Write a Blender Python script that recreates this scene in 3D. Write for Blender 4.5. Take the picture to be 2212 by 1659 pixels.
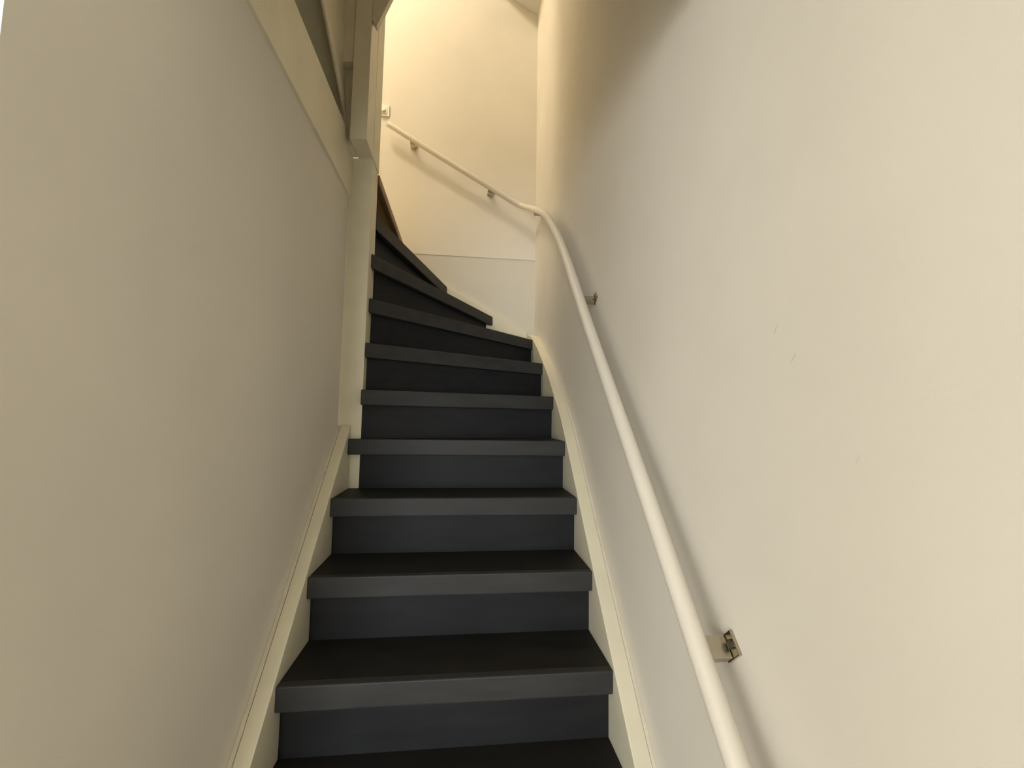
import bpy, bmesh, math, random
from mathutils import Vector, Matrix

for o in list(bpy.data.objects): bpy.data.objects.remove(o)
random.seed(4)
scn = bpy.context.scene
C = scn.collection

# ------------------------------------------------------------------ camera
FPX = 929.05
pitch, yaw, roll = 0.0790, -0.1097, 0.0161
fwd = Vector((-math.sin(yaw) * math.cos(pitch), math.cos(yaw) * math.cos(pitch), math.sin(pitch)))
rgt = Vector((math.cos(yaw), math.sin(yaw), 0))
up = rgt.cross(fwd)
r2 = rgt * math.cos(roll) + up * math.sin(roll)
u2 = up * math.cos(roll) - rgt * math.sin(roll)
cam = bpy.data.cameras.new('camera')
cam.sensor_fit = 'HORIZONTAL'; cam.sensor_width = 36.0
cam.lens = FPX / 2212 * 36.0
cam.clip_start = 0.02
co = bpy.data.objects.new('camera', cam); C.objects.link(co)
M = Matrix((r2, u2, -fwd)).transposed().to_4x4()
M.translation = Vector((0.4368, 0.0, 0.8490))
co.matrix_world = M
scn.camera = co

# ------------------------------------------------------------------ world, daylight, exposure
w = bpy.data.worlds.new('world'); scn.world = w; w.use_nodes = True
bg = w.node_tree.nodes['Background']
bg.inputs[0].default_value = (0.80, 0.90, 1.0, 1); bg.inputs[1].default_value = 1.0

def area_light(name, loc, target, sx, sy, energy, col):
    l = bpy.data.lights.new(name, 'AREA'); l.shape = 'RECTANGLE'; l.size = sx; l.size_y = sy
    l.energy = energy; l.color = col
    o = bpy.data.objects.new(name, l); C.objects.link(o); o.location = loc
    d = Vector(target) - Vector(loc)
    o.rotation_euler = d.to_track_quat('-Z', 'Z').to_euler()
    return o
# daylight through the glazed hall window (left of the camera) and the front door light (behind)
area_light('daylight_window', (-1.76, -1.25, 0.70), (0.9, -1.25, 0.70), 2.0, 1.8, 38.0, (1.0, 0.975, 0.93))
area_light('daylight_door', (-0.66, -3.16, 0.75), (-0.66, 1.0, 0.75), 1.1, 1.4, 120.0, (0.90, 0.95, 1.0))
LAMP_STRENGTH = 164.0

vs = scn.view_settings
vs.view_transform = 'Standard'; vs.look = 'None'; vs.gamma = 1.0; vs.use_curve_mapping = False
vs.exposure = 0.12

# ------------------------------------------------------------------ materials
def new_mat(name):
    m = bpy.data.materials.new(name); m.use_nodes = True
    return m, m.node_tree, m.node_tree.nodes['Principled BSDF']

def N(t, typ, **kw):
    n = t.nodes.new(typ)
    for k, v in kw.items(): setattr(n, k, v)
    return n

def painted(name, col, rough=0.8, mott=0.03, mscale=3.0, bump=0.05, bscale=350.0, marks=None, spec=0.3):
    m, t, b = new_mat(name)
    tc = N(t, 'ShaderNodeTexCoord')
    no = N(t, 'ShaderNodeTexNoise'); no.inputs['Scale'].default_value = mscale; no.inputs['Detail'].default_value = 5
    t.links.new(tc.outputs['Object'], no.inputs['Vector'])
    ra = N(t, 'ShaderNodeValToRGB')
    ra.color_ramp.elements[0].position = 0.3; ra.color_ramp.elements[1].position = 0.7
    ra.color_ramp.elements[0].color = tuple(c * (1 - mott) for c in col) + (1,)
    ra.color_ramp.elements[1].color = tuple(min(1, c * (1 + mott)) for c in col) + (1,)
    t.links.new(no.outputs['Fac'], ra.inputs['Fac'])
    last = ra.outputs['Color']
    if marks:      # small scuffs on the plaster: (y, z, half length, half width, angle, strength)
        sep = N(t, 'ShaderNodeSeparateXYZ'); t.links.new(tc.outputs['Object'], sep.inputs[0])
        def mth(op, a, bb=None):
            n = N(t, 'ShaderNodeMath', operation=op)
            for i, v in enumerate((a, bb)):
                if v is None: continue
                if isinstance(v, (int, float)): n.inputs[i].default_value = v
                else: t.links.new(v, n.inputs[i])
            return n.outputs[0]
        for (my, mz, hl, hw, ang, st) in marks:
            dy = mth('SUBTRACT', sep.outputs['Y'], my); dz = mth('SUBTRACT', sep.outputs['Z'], mz)
            ca, sa = math.cos(ang), math.sin(ang)
            a = mth('DIVIDE', mth('ADD', mth('MULTIPLY', dy, ca), mth('MULTIPLY', dz, sa)), hl)
            c = mth('DIVIDE', mth('SUBTRACT', mth('MULTIPLY', dz, ca), mth('MULTIPLY', dy, sa)), hw)
            d = mth('ADD', mth('MULTIPLY', a, a), mth('MULTIPLY', c, c))
            k = mth('MULTIPLY', mth('MAXIMUM', mth('SUBTRACT', 1.0, d), 0.0), st)
            mx = N(t, 'ShaderNodeMix', data_type='RGBA')
            t.links.new(k, mx.inputs[0]); t.links.new(last, mx.inputs[6])
            mx.inputs[7].default_value = (col[0] * 0.45, col[1] * 0.42, col[2] * 0.4, 1)
            last = mx.outputs[2]
    t.links.new(last, b.inputs['Base Color'])
    b.inputs['Roughness'].default_value = rough
    b.inputs['Specular IOR Level'].default_value = spec
    if bump:
        n2 = N(t, 'ShaderNodeTexNoise'); n2.inputs['Scale'].default_value = bscale; n2.inputs['Detail'].default_value = 3
        t.links.new(tc.outputs['Object'], n2.inputs['Vector'])
        bp = N(t, 'ShaderNodeBump'); bp.inputs['Strength'].default_value = bump; bp.inputs['Distance'].default_value = 0.002
        t.links.new(n2.outputs['Fac'], bp.inputs['Height']); t.links.new(bp.outputs['Normal'], b.inputs['Normal'])
    return m

def laminate(name, c0, c1, rough0=0.5, rough1=0.65, spec=0.2):
    m, t, b = new_mat(name)
    tc = N(t, 'ShaderNodeTexCoord')
    mp = N(t, 'ShaderNodeMapping'); mp.inputs['Scale'].default_value = (2.5, 9, 14)
    t.links.new(tc.outputs['Object'], mp.inputs['Vector'])
    no = N(t, 'ShaderNodeTexNoise'); no.inputs['Scale'].default_value = 2.2; no.inputs['Detail'].default_value = 6
    t.links.new(mp.outputs['Vector'], no.inputs['Vector'])
    ra = N(t, 'ShaderNodeValToRGB')
    ra.color_ramp.elements[0].position = 0.32; ra.color_ramp.elements[1].position = 0.72
    ra.color_ramp.elements[0].color = c0 + (1,); ra.color_ramp.elements[1].color = c1 + (1,)
    t.links.new(no.outputs['Fac'], ra.inputs['Fac']); t.links.new(ra.outputs['Color'], b.inputs['Base Color'])
    mr = N(t, 'ShaderNodeMapRange'); mr.inputs['To Min'].default_value = rough0; mr.inputs['To Max'].default_value = rough1
    t.links.new(no.outputs['Fac'], mr.inputs['Value']); t.links.new(mr.outputs['Result'], b.inputs['Roughness'])
    b.inputs['Specular IOR Level'].default_value = spec
    n2 = N(t, 'ShaderNodeTexNoise'); n2.inputs['Scale'].default_value = 500; t.links.new(tc.outputs['Object'], n2.inputs['Vector'])
    bp = N(t, 'ShaderNodeBump'); bp.inputs['Strength'].default_value = 0.06; bp.inputs['Distance'].default_value = 0.001
    t.links.new(n2.outputs['Fac'], bp.inputs['Height']); t.links.new(bp.outputs['Normal'], b.inputs['Normal'])
    return m

def wood(name, c0, c1, rough=0.45):
    m, t, b = new_mat(name)
    tc = N(t, 'ShaderNodeTexCoord')
    mp = N(t, 'ShaderNodeMapping'); mp.inputs['Scale'].default_value = (30, 2.5, 30)
    t.links.new(tc.outputs['Object'], mp.inputs['Vector'])
    no = N(t, 'ShaderNodeTexNoise'); no.inputs['Scale'].default_value = 2; no.inputs['Detail'].default_value = 8
    t.links.new(mp.outputs['Vector'], no.inputs['Vector'])
    ra = N(t, 'ShaderNodeValToRGB'); ra.color_ramp.elements[0].position = 0.3; ra.color_ramp.elements[1].position = 0.7
    ra.color_ramp.elements[0].color = c0 + (1,); ra.color_ramp.elements[1].color = c1 + (1,)
    t.links.new(no.outputs['Fac'], ra.inputs['Fac']); t.links.new(ra.outputs['Color'], b.inputs['Base Color'])
    b.inputs['Roughness'].default_value = rough
    b.inputs['Specular IOR Level'].default_value = 0.15
    return m

MARKS = [(0.588, 0.987, 0.0105, 0.0022, math.radians(118), 0.32),
         (0.555, 0.940, 0.0100, 0.0020, math.radians(128), 0.26),
         (0.462, 0.807, 0.0080, 0.0022, math.radians(125), 0.12)]
mt_wall = painted('wall_plaster', (0.80, 0.757, 0.672), rough=0.88, marks=MARKS, bump=0.09)
mt_wall_l = painted('wall_plaster_left', (0.80, 0.757, 0.672), rough=0.88, bump=0.09)
mt_panel = painted('wall_lower_panel_paint', (0.68, 0.65, 0.565), rough=0.75)
mt_trim = painted('cream_gloss_paint', (0.80, 0.750, 0.58), rough=0.42, mott=0.04, mscale=9, bump=0.03, bscale=120, spec=0.45)
mt_fill = painted('caulk_filler', (0.74, 0.69, 0.56), rough=0.7, mott=0.06, mscale=25, bump=0.2, bscale=90)
mt_rail = painted('ivory_rail_paint', (0.79, 0.745, 0.645), rough=0.32, mott=0.02, mscale=14, bump=0.04, bscale=160, spec=0.5)
mt_ceil = painted('ceiling_paint', (0.80, 0.775, 0.71), rough=0.9)
mt_tread = laminate('charcoal_laminate', (0.014, 0.0130, 0.0115), (0.022, 0.0205, 0.018))
mt_riser = laminate('charcoal_riser_laminate', (0.0135, 0.0140, 0.0155), (0.021, 0.0215, 0.023), 0.5, 0.7)
mt_nose = laminate('charcoal_nosing', (0.031, 0.0308, 0.0308), (0.044, 0.0435, 0.043), 0.5, 0.65, 0.25)
mt_wood = wood('landing_oak', (0.20, 0.115, 0.05), (0.34, 0.21, 0.10))
mt_riser_warm = wood('landing_riser_warm_light', (0.060, 0.034, 0.010), (0.10, 0.058, 0.018), 0.9)  # brown puts warm lamp light into the colour of the charcoal top riser
mt_floor = wood('hall_floor_oak', (0.40, 0.32, 0.22), (0.52, 0.43, 0.31))
mt_plast = painted('white_plastic', (0.84, 0.82, 0.75), rough=0.3, mott=0.0, bump=0, spec=0.5)
def metal(name, col, rough):
    m, t, b = new_mat(name)
    b.inputs['Base Color'].default_value = col + (1,); b.inputs['Metallic'].default_value = 1.0
    no = N(t, 'ShaderNodeTexNoise'); no.inputs['Scale'].default_value = 60
    mr = N(t, 'ShaderNodeMapRange'); mr.inputs['To Min'].default_value = rough * 0.7; mr.inputs['To Max'].default_value = rough * 1.3
    t.links.new(no.outputs['Fac'], mr.inputs['Value']); t.links.new(mr.outputs['Result'], b.inputs['Roughness'])
    return m
mt_nickel = metal('satin_nickel', (0.47, 0.43, 0.34), 0.25)
mt_dark = metal('dark_screw_steel', (0.12, 0.11, 0.09), 0.35)
m, t, b = new_mat('lamp_glass'); mt_lamp = m
b.inputs['Base Color'].default_value = (0.9, 0.85, 0.75, 1)
b.inputs['Emission Color'].default_value = (1.0, 0.87, 0.66, 1); b.inputs['Emission Strength'].default_value = LAMP_STRENGTH
m = bpy.data.materials.new('window_glass'); m.use_nodes = True; t = m.node_tree; mt_glass = m
out = t.nodes['Material Output']; t.nodes.remove(t.nodes['Principled BSDF'])
tr = N(t, 'ShaderNodeBsdfTransparent'); gl = N(t, 'ShaderNodeBsdfGlossy'); gl.inputs['Roughness'].default_value = 0.02
mx = N(t, 'ShaderNodeMixShader'); mx.inputs[0].default_value = 0.06
t.links.new(tr.outputs[0], mx.inputs[1]); t.links.new(gl.outputs[0], mx.inputs[2]); t.links.new(mx.outputs[0], out.inputs['Surface'])

# ------------------------------------------------------------------ mesh helpers
def obj(name, bm, mat, parent=None, smooth=False):
    bmesh.ops.recalc_face_normals(bm, faces=bm.faces)
    me = bpy.data.meshes.new(name); bm.to_mesh(me); bm.free()
    if smooth:
        for p in me.polygons: p.use_smooth = True
    me.materials.append(mat)
    o = bpy.data.objects.new(name, me); C.objects.link(o)
    if parent: o.parent = parent
    return o
def bev(bm, wd, seg=2):
    if wd: bmesh.ops.bevel(bm, geom=list(bm.edges), offset=wd, segments=seg, affect='EDGES', profile=0.6, clamp_overlap=True)
    return bm
def box(x0, x1, y0, y1, z0, z1, bw=0.0, bm=None):
    b_ = bm or bmesh.new()
    v = [b_.verts.new((x, y, z)) for x in (x0, x1) for y in (y0, y1) for z in (z0, z1)]
    for f in ((0, 1, 3, 2), (4, 6, 7, 5), (0, 4, 5, 1), (2, 3, 7, 6), (0, 2, 6, 4), (1, 5, 7, 3)):
        b_.faces.new([v[i] for i in f])
    return bev(b_, bw) if bw else b_
def prism(poly, axis, a, b_, bw=0.0):
    """poly of 2-D points extruded along axis: 'z' -> (x,y), 'x' -> (y,z), 'y' -> (x,z)"""
    bm = bmesh.new()
    def P(q, h): return {'z': (q[0], q[1], h), 'x': (h, q[0], q[1]), 'y': (q[0], h, q[1])}[axis]
    lo = [bm.verts.new(P(q, a)) for q in poly]; hi = [bm.verts.new(P(q, b_)) for q in poly]
    bm.faces.new(lo); bm.faces.new(hi[::-1]); n = len(poly)
    for i in range(n): bm.faces.new((lo[i], hi[i], hi[(i + 1) % n], lo[(i + 1) % n]))
    bmesh.ops.recalc_face_normals(bm, faces=bm.faces)
    return bev(bm, bw) if bw else bm
def tube(pts, rad, seg=20, caps=True):
    bm = bmesh.new(); rings = []
    P = [Vector(q) for q in pts]
    nrm = None
    for i, p in enumerate(P):
        tdir = (P[min(i + 1, len(P) - 1)] - P[max(i - 1, 0)]).normalized()
        if nrm is None: nrm = tdir.cross(Vector((0, 0, 1))).normalized()
        nrm = (nrm - tdir * nrm.dot(tdir)).normalized(); bi = tdir.cross(nrm)
        rings.append([bm.verts.new(p + (nrm * math.cos(2 * math.pi * k / seg) + bi * math.sin(2 * math.pi * k / seg)) * rad) for k in range(seg)])
    for a, b_ in zip(rings, rings[1:]):
        for k in range(seg): bm.faces.new((a[k], a[(k + 1) % seg], b_[(k + 1) % seg], b_[k]))
    if caps: bm.faces.new(rings[0]); bm.faces.new(rings[-1][::-1])
    return bm
def struct(name, bm, mat, label=None):
    o = obj(name, bm, mat); o['kind'] = 'structure'
    if label: o['label'] = label
    return o
def thing(name, label, cat, loc=(0, 0, 0)):
    o = bpy.data.objects.new(name, None); C.objects.link(o); o.location = loc
    o['label'] = label; o['category'] = cat
    o.empty_display_size = 0.1
    return o

# ------------------------------------------------------------------ measures
RISE, Y0, GO, W, T, NOSE = 0.19, 0.9646, 0.1859, 0.8438, 0.0598, 0.038
XL, XR, YB = -0.05, 0.897, 2.852          # left wall, right wall, back wall
YS = 2.826                                 # face of the string on the back wall
XP = 0.040                                 # right face of the newel post
ZL = 1.90                                  # landing level
ZC = 5.20                                  # upper ceiling
XH, YH = -1.65, -3.05                      # hall: left wall, rear wall
ZF = -3 * RISE                             # hall floor
ZHC = 1.73                                 # hall ceiling
YE = 0.472                                 # near end of the left wall
YW = 0.72                                  # front edge of the stairwell opening above

# ------------------------------------------------------------------ the setting
struct('floor', box(XH - 0.1, XR, YH - 0.1, YB, ZF - 0.06, ZF), mt_floor, 'oak hall floor at the foot of the stairs')
struct('wall_right', box(XR, XR + 0.1, YH - 0.1, YB + 0.1, ZF - 0.06, ZC), mt_wall, 'plain off-white plaster wall behind the long handrail')
wb = struct('wall_back', box(-1.7, XR, YB, YB + 0.1, 1.934, ZC), mt_wall_l, 'warmly lit plaster wall facing the stairs at the turn')
pn = obj('lower_panel', box(0.045, XR, YB + 0.003, YB + 0.09, ZF, 1.934), mt_panel, wb)
pn['label'] = 'duller painted strip of wall under the plaster edge'
struct('wall_left', box(XL - 0.1, XL, YE, 1.745, ZF - 0.06, ZHC), mt_wall_l, 'dim beige plaster wall along the left of the stairs')
struct('wall_core', box(XL - 0.1, -0.030, 1.853, YB, ZF - 0.06, ZHC), mt_wall_l, 'wall under the landing edge')
struct('trim_1', box(XL - 0.1, XL + 0.010, YW - 0.06, 1.745, ZHC, 1.952, 0.002), mt_trim, 'cream fascia board along the top of the left wall')
# hall beside the camera
def wall_with_hole(name, plane, c0, c1, a0, a1, z0, z1, h, mat, label):
    """wall slab with one rectangular hole h=(a0,a1,z0,z1), built of four bars in one mesh"""
    bm = bmesh.new()
    for (p, q, r_, s) in ((a0, h[0], z0, z1), (h[1], a1, z0, z1), (h[0], h[1], z0, h[2]), (h[0], h[1], h[3], z1)):
        if plane == 'x': box(c0, c1, p, q, r_, s, bm=bm)
        else: box(p, q, c0, c1, r_, s, bm=bm)
    return struct(name, bm, mat, label)
WIN = (-2.25, -0.25, -0.20, 1.60)
wall_with_hole('wall_hall', 'x', XH - 0.1, XH, YH - 0.1, 0.62, ZF - 0.06, ZHC, WIN, mt_wall_l, 'hall wall with the daylight window')
DOOR = (-1.26, -0.06, ZF, 1.55)
wall_with_hole('wall_rear', 'y', YH - 0.1, YH, XH, XR, ZF, ZHC, DOOR, mt_wall_l, 'hall wall with the front door')
struct('wall_hall_end', box(XH, XL - 0.1, 0.52, 0.62, ZF, ZHC), mt_wall_l, 'hall wall closing the space behind the left wall')
struct('ceiling_hall', box(XH - 0.1, XR, YH - 0.1, YW, ZHC, ZHC + 0.17), mt_ceil, 'hall ceiling over the foot of the stairs')
struct('wall_light_block', box(0.28, XR, -0.68, -0.58, ZF, ZHC), mt_wall_l, 'unseen wall stub added to keep light off the near right wall')  # unseen stub behind the camera, added to dim the near right wall
win = struct('window_1', box(XH - 0.07, XH - 0.03, WIN[0], WIN[1], WIN[2], WIN[2] + 0.06), mt_trim, 'hall window letting in daylight')
for nm, bb in (('window_frame', (WIN[0], WIN[1], WIN[3] - 0.06, WIN[3])), ('window_frame', (WIN[0], WIN[0] + 0.06, WIN[2] + 0.06, WIN[3] - 0.06)),
               ('window_frame', (WIN[1] - 0.06, WIN[1], WIN[2] + 0.06, WIN[3] - 0.06)), ('mullion', (-1.275, -1.225, WIN[2] + 0.06, WIN[3] - 0.06))):
    obj(nm, box(XH - 0.07, XH - 0.03, *bb), mt_trim, win)
obj('pane', box(XH - 0.052, XH - 0.048, WIN[0] + 0.06, -1.275, WIN[2] + 0.06, WIN[3] - 0.06), mt_glass, win)
obj('pane', box(XH - 0.052, XH - 0.048, -1.225, WIN[1] - 0.06, WIN[2] + 0.06, WIN[3] - 0.06), mt_glass, win)
dr = struct('door_1', box(DOOR[0], DOOR[1], YH - 0.07, YH - 0.03, ZF, 0.02), mt_trim, 'front door with a tall glass light')
for bb in ((DOOR[0], DOOR[0] + 0.07, 0.02, DOOR[3]), (DOOR[1] - 0.07, DOOR[1], 0.02, DOOR[3]), (DOOR[0] + 0.07, DOOR[1] - 0.07, DOOR[3] - 0.08, DOOR[3])):
    obj('door_frame', box(bb[0], bb[1], YH - 0.07, YH - 0.03, bb[2], bb[3]), mt_trim, dr)
obj('pane', box(DOOR[0] + 0.07, DOOR[1] - 0.07, YH - 0.052, YH - 0.048, 0.02, DOOR[3] - 0.08), mt_glass, dr)
# landing and the space above
struct('floor_landing', box(-1.7, -0.031, 1.86, YB, ZHC, ZL - 0.016), mt_floor, 'landing floor at the top of the winding stairs')
struct('wall_landing', box(-1.8, -1.7, YW, YB + 0.1, ZHC, ZC), mt_wall_l, 'far side wall of the landing')
struct('ceiling', box(-1.8, XR + 0.1, YW - 0.1, YB + 0.1, ZC, ZC + 0.1), mt_ceil, 'upper ceiling over the stairwell')
struct('wall_front', box(-1.8, XR, YW - 0.1, YW, ZHC + 0.17, ZC), mt_wall_l, 'wall above the hall side of the stairwell')
struct('floor_upper', box(-1.7, XL - 0.1, YW, 1.86, ZHC, ZL - 0.016), mt_floor, 'landing floor behind the left fascia')

# ------------------------------------------------------------------ staircase
st = thing('staircase', 'charcoal winding staircase with cream side boards rising between the walls', 'staircase')
# nosing lines (front edge of each tread): inner point, outer point
front = {k: ((0.0, Y0 + k * GO), (W, Y0 + k * GO)) for k in range(-2, 5)}
front[5] = ((XP, 1.706), (W, 1.943)); front[6] = ((XP, 1.747), (W, 2.229)); front[7] = ((XP, 1.778), (W, 2.583))
front[8] = ((XP, 1.788), (0.612, YS)); front[9] = ((XP, 1.852), (0.304, YS)); front[10] = ((0.042, 1.856), (0.046, YB - 0.002))
def unit(k):
    a, b_ = front[k]; dx, dy = b_[0] - a[0], b_[1] - a[1]; L = math.hypot(dx, dy)
    return dx / L, dy / L
def shifted(k, d):
    """line of tread k moved d back (up the stairs); returns point and direction"""
    ux, uy = unit(k); a = front[k][0]
    return (a[0] - uy * d, a[1] + ux * d), (ux, uy)
def at_x(line, x): (p, d) = line; return (x, p[1] + d[1] * (x - p[0]) / d[0])
def at_y(line, y): (p, d) = line; return (p[0] + d[0] * (y - p[1]) / d[1], y)
def ends(k, d):
    l = shifted(k, d)
    if k <= 4: return at_x(l, 0.0), at_x(l, W)
    inner = at_x(l, XP)
    if inner[1] > 1.90: inner = at_y(l, 1.854)
    o = at_x(l, W)
    if o[1] > YS: o = at_y(l, YS)
    return inner, o
NB = 0.026       # depth of the nosing piece
for k in range(-2, 10):
    z = k * RISE
    a, b_ = ends(k, NB) if k > 0 or True else None
    c, d = ends(k + 1, NOSE) if k < 9 else ((XP + 0.004, 1.92), (0.055, YS))
    if k == 9:
        b_ = ends(9, NB)[1]; a = at_x(shifted(9, NB), 0.024); c, d = None, (0.024, YS)
    if k == 4:
        poly = [a, b_, d, (XP, c[1]), (XP, 1.742), (0.0, 1.742)]
    elif k == 3:
        poly = [a, b_, d, (0.041, d[1]), (0.041, 1.742), (0.0, 1.742)]
        poly = [a, b_, d, (0.0, d[1])]
    elif k == 7:
        poly = [a, b_, (W, YS), d, c]
    elif k == 9:
        poly = [a, b_, d]
    else:
        poly = [a, b_, d, c]
    tr_ = obj('tread', prism(poly, 'z', z - 0.05, z - 0.0005, 0.0015), mt_tread, st)
    f0, f1 = front[k]
    if k == 9: a = at_x(shifted(9, NB), XP)
    npoly = [f0, f1, b_, a]
    nz = obj('nosing', prism(npoly, 'z', z - T, z, 0.004), mt_nose, tr_)
# risers
for k in range(-2, 11):
    z1 = k * RISE - (T if k < 10 else 0.075); z0 = (k - 1) * RISE - 0.045
    if k == 10:
        continue
    a, b_ = ends(k, NOSE); c, d = ends(k, NOSE + 0.014)
    if k == 4: a, c = (XP, a[1]), (XP, c[1])
    z0r = (k - 1) * RISE
    obj('riser', prism([a, b_, d, c], 'z', z0r - 0.048, z1 + 0.008), mt_riser, st)
# top step: oak landing edge, riser with warm light painted in
ln = obj('landing_nosing', box(-0.03, 0.045, 1.858, YB - 0.001, ZL - 0.040, ZL, 0.005), mt_wood, st); ln['label'] = 'light oak nosing of the landing'
rr = obj('riser', box(0.008, 0.022, 1.858, YB - 0.001, 9 * RISE, ZL - 0.041), mt_riser_warm, st); rr['label'] = 'top riser under the landing, warm light painted in as brown'

# left stringer: straight board with a filler strip against the wall
def zl(y): return (RISE / GO) * (y - Y0) + 0.017
ys0 = Y0 - 2 * GO + 0.02
def band(y0, y1, lo, n=2): return [(y0, zl(y0)), (y1, zl(y1)), (y1, zl(y1) - lo), (y0, max(ZF, zl(y0) - lo))]
sl = obj('stringer', prism([(ys0, ZF), (ys0, zl(ys0)), (1.742, zl(1.742)), (1.742, 0.40), (1.35, ZF)], 'x', XL + 0.0120, -0.0005, 0.0025), mt_trim, st)
obj('filler_strip', prism([(ys0, zl(ys0) - 0.05), (ys0, zl(ys0) - 0.003), (1.742, zl(1.742) - 0.003), (1.742, zl(1.742) - 0.05)], 'x', XL + 0.0002, XL + 0.0108, 0.001), mt_fill, sl)
# right stringer: straight, then easing into the turn
cap = [(ys0, zl(ys0) - 0.008)]
cap += [(1.30, zl(1.30) - 0.006), (1.708, 0.772), (1.80, 0.855), (1.943, 0.961), (2.08, 1.058), (2.229, 1.147), (2.40, 1.243), (2.583, 1.334), (2.70, 1.376), (YB - 0.004, 1.412)]
def catmull(pts, n=6):
    out_ = []
    for i in range(len(pts) - 1):
        p0, p1, p2, p3 = pts[max(i - 1, 0)], pts[i], pts[i + 1], pts[min(i + 2, len(pts) - 1)]
        for j in range(n):
            s = j / n
            out_.append(tuple(0.5 * (2 * b1 + (c1 - a1) * s + (2 * a1 - 5 * b1 + 4 * c1 - d1) * s * s + (3 * b1 - a1 - 3 * c1 + d1) * s ** 3)
                              for a1, b1, c1, d1 in zip(p0, p1, p2, p3)))
    return out_ + [pts[-1]]
capc = [cap[0], cap[1]] + catmull(cap[2:], 5)
def strip_prism(curve, lo, x0, x1, bw):
    """board between a curved top edge and the same edge lowered by lo"""
    bm = bmesh.new(); rows = []
    for (y, z) in curve:
        zb = max(ZF, z - lo)
        rows.append([bm.verts.new(q) for q in ((x0, y, zb), (x1, y, zb), (x1, y, z), (x0, y, z))])
    for a, b_ in zip(rows, rows[1:]):
        for i in range(4): bm.faces.new((a[i], a[(i + 1) % 4], b_[(i + 1) % 4], b_[i]))
    bm.faces.new(rows[0]); bm.faces.new(rows[-1][::-1])
    bmesh.ops.recalc_face_normals(bm, faces=bm.faces)
    if bw:
        ed = [e for e in bm.edges if all(abs(v.co.x - x0) < 1e-6 for v in e.verts) or all(abs(v.co.x - x1) < 1e-6 for v in e.verts)]
        ed = [e for e in ed if abs(e.verts[0].co.y - e.verts[1].co.y) > 1e-4]
        bmesh.ops.bevel(bm, geom=ed, offset=bw, segments=2, affect='EDGES', profile=0.6)
    return bm
sr = obj('stringer', strip_prism(capc, 0.42, W + 0.0005, XR - 0.0100, 0.003), mt_trim, st)
obj('filler_strip', strip_prism([(y, z - 0.0025) for y, z in capc], 0.04, XR - 0.0096, XR - 0.0002, 0.001), mt_fill, sr)
# string on the back wall
bs = obj('back_string', prism([(0.05, 1.861), (0.30, 1.718), (0.62, 1.546), (W, 1.425), (W, 0.95), (0.55, 1.10), (0.05, 1.45)], 'y', YS + 0.0005, YB + 0.0025, 0.003), mt_trim, st)
# newel post
nw = obj('newel_post', box(XL + 0.0005, XP - 0.0015, 1.7455, 1.852, 0.38, ZL - 0.0003, 0.0008), mt_trim, st)
nw['label'] = 'cream newel post boarding at the inside of the turn'

# ------------------------------------------------------------------ upper stair casing
us = thing('upper_staircase', 'shadowed cream casing and rising string of the next flight above the fascia', 'staircase')
obj('casing_board', box(-0.021, 0.042, 1.615, 1.733, ZL, ZC, 0.002), mt_trim, us)
obj('casing_board', box(-0.021, 0.042, 1.7355, 1.855, ZL, ZC, 0.002), mt_trim, us)
obj('back_board', box(-0.26, -0.022, 1.665, 1.69, 1.953, ZC), mt_trim, us)
obj('corner_block', box(-0.0395, -0.022, 1.66, 1.742, ZL, 1.9525), mt_trim, us)
obj('end_block', box(-0.105, -0.022, 1.622, 1.6645, 2.215, ZC, 0.003), mt_trim, us)
S = 0.58
obj('recess_back', prism([(YW, 1.885), (1.664, 1.885), (1.664, 2.10), (YW, 2.70)], 'x', -0.24, -0.22), mt_trim, us)
obj('recess_top', prism([(1.664, 2.085), (YW, 2.13 + S * 0.90), (YW, 2.17 + S * 0.90), (1.664, 2.125)], 'x', -0.219, -0.0685), mt_trim, us)
obj('moulding', prism([(1.664, 2.020), (1.664, 2.062), (YW, 2.088 + S * 0.90 + 0.02), (YW, 2.045 + S * 0.90)], 'x', -0.062, -0.052, 0.003), mt_trim, us)
obj('string_board', prism([(1.664, 2.064), (1.664, 2.31), (YW, 2.31 + 0.75), (YW, 2.090 + S * 0.90 + 0.02)], 'x', -0.068, -0.0622, 0.002), mt_trim, us)
obj('side_panel', prism([(1.664, 2.26), (1.664, ZC), (YW, ZC), (YW, 2.30 + 0.75)], 'x', -0.100, -0.070), mt_trim, us)
# slanting bulkhead beside the casing and the soffit over the turn
bk = obj('bulkhead', prism([(0.0425, 2.392), (0.0595, 2.364), (0.106, 2.482), (0.20, 2.72), (0.32, 3.02), (0.45, 3.35), (0.0425, 3.35)], 'y', 1.615, 1.640, 0.0015), mt_trim, us)
bk['label'] = 'slanted boarding in shade above the newel post'
bm = bmesh.new()
def sof(x, y): return 3.745 + 0.545 * (0.897 - x) + 0.05 * (y - YB)
q = [(0.58, 2.10), (XR - 0.001, 2.10), (XR - 0.001, YB - 0.001), (0.58, YB - 0.001)]
lo = [bm.verts.new((x, y, sof(x, y))) for x, y in q]; hi = [bm.verts.new((x, y, sof(x, y) + 0.04)) for x, y in q]
bm.faces.new(lo); bm.faces.new(hi[::-1])
for i in range(4): bm.faces.new((lo[i], hi[i], hi[(i + 1) % 4], lo[(i + 1) % 4]))
obj('soffit', bm, mt_ceil, us)

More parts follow.
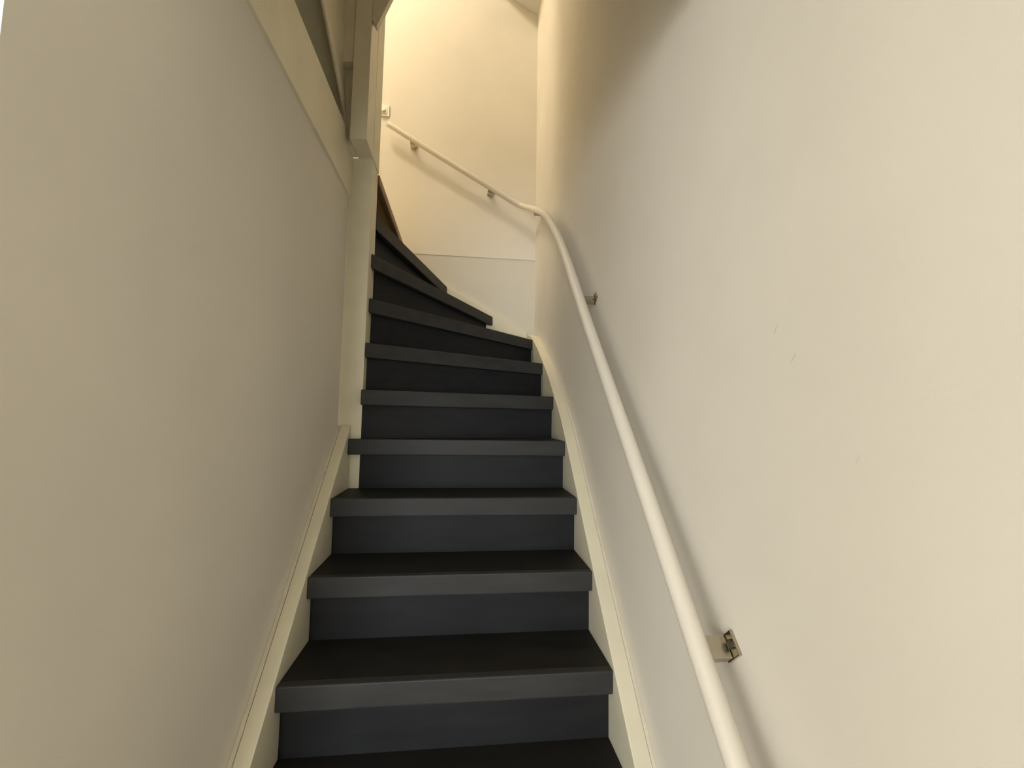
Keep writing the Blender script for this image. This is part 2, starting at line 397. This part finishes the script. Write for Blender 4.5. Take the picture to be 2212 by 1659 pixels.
# ------------------------------------------------------------------ handrail
hr = thing('handrail', 'round ivory handrail on metal brackets following the right wall around the turn', 'handrail')
XRL = 0.835
ctl = [(XRL, 0.18, -0.100), (XRL, 0.60, 0.350), (XRL, 0.78, 0.545), (XRL, 1.00, 0.781), (XRL, 1.36, 1.160), (XRL, 1.66, 1.490),
       (XRL, 1.84, 1.668), (XRL, 2.00, 1.804), (XRL, 2.13, 1.902), (XRL, 2.32, 2.016), (XRL, 2.50, 2.117), (XRL - 0.002, 2.62, 2.184), (XRL - 0.013, 2.70, 2.228), (XRL - 0.035, 2.755, 2.262),
       (0.765, 2.780, 2.288), (0.70, 2.784, 2.323), (0.585, 2.784, 2.387), (0.39, 2.784, 2.496), (0.06, 2.784, 2.681), (-0.112, 2.784, 2.780)]
obj('rail', tube(catmull(ctl, 5), 0.018), mt_rail, hr, smooth=True)
def bracket(pos, along, wallward, size=(0.034, 0.030), reach=0.062):
    """arm block under the rail, a wall plate and its screw"""
    al = Vector(along).normalized(); wv = Vector(wallward).normalized(); nv = al.cross(wv).normalized()
    if nv.z < 0: nv = -nv
    Mx = Matrix((al, wv, nv)).transposed().to_4x4(); Mx.translation = Vector(pos)
    h, n0, n1 = size[0] / 2, -size[1] * 0.75, -size[1] * 0.05
    bm_ = box(-h, h, 0.008, reach - 0.0065, n0, n1, 0.002)
    bmesh.ops.transform(bm_, matrix=Mx, verts=bm_.verts)
    br = obj('bracket', bm_, mt_nickel, hr)
    bm_ = box(-h - 0.001, h + 0.001, reach - 0.006, reach, n0 - 0.001, size[1] * 0.62, 0.0015)
    bmesh.ops.transform(bm_, matrix=Mx, verts=bm_.verts)
    obj('wall_plate', bm_, mt_nickel, br)
    bm_ = tube([(0, reach - 0.009, size[1] * 0.30), (0, reach - 0.0058, size[1] * 0.30)], min(0.0075, size[1] * 0.28), 16)
    bmesh.ops.transform(bm_, matrix=Mx, verts=bm_.verts)
    obj('screw', bm_, mt_dark, br)
    return br
sdir = (0, 1, 1.07)
bracket((XRL, 0.712, 0.4718), sdir, (1, 0, 0), (0.036, 0.030), 0.0618)
bracket((XRL, 1.47, 1.283), sdir, (1, 0, 0), (0.030, 0.026), 0.0618)
bracket((XRL, 2.58, 2.140), (0, 1, 0.55), (1, 0, 0), (0.030, 0.026), 0.0618)
bracket((0.585, 2.784, 2.388), (-1, 0, 0.56), (0, 1, 0), (0.034, 0.034), 0.0678)
bracket((0.060, 2.784, 2.681), (-1, 0, 0.56), (0, 1, 0), (0.034, 0.034), 0.0678)

# ------------------------------------------------------------------ dimmer switch on the back wall
sw = thing('dimmer_switch', 'square white dimmer switch on the warmly lit wall above the handrail end', 'switch', (-0.158, YB, 2.915))
obj('frame', box(-0.041, 0.041, -0.010, -0.0002, -0.041, 0.041, 0.003), mt_plast, sw)
obj('centre_plate', box(-0.027, 0.027, -0.0135, -0.0101, -0.027, 0.027, 0.001), mt_plast, sw)
obj('knob', tube([(0, -0.0136, 0), (0, -0.030, 0)], 0.0165, 24), mt_plast, sw)

# ------------------------------------------------------------------ landing lamp
lp = thing('ceiling_lamp', 'warm white globe lamp on the landing ceiling', 'lamp', (-0.78, 1.58, ZC))
obj('ceiling_plate', tube([(0, 0, -0.025), (0, 0, 0)], 0.06, 24), mt_plast, lp)
bm = bmesh.new(); bmesh.ops.create_icosphere(bm, subdivisions=3, radius=0.13)
bmesh.ops.translate(bm, verts=bm.verts, vec=(0, 0, -0.152))
obj('globe', bm, mt_lamp, lp, smooth=True)
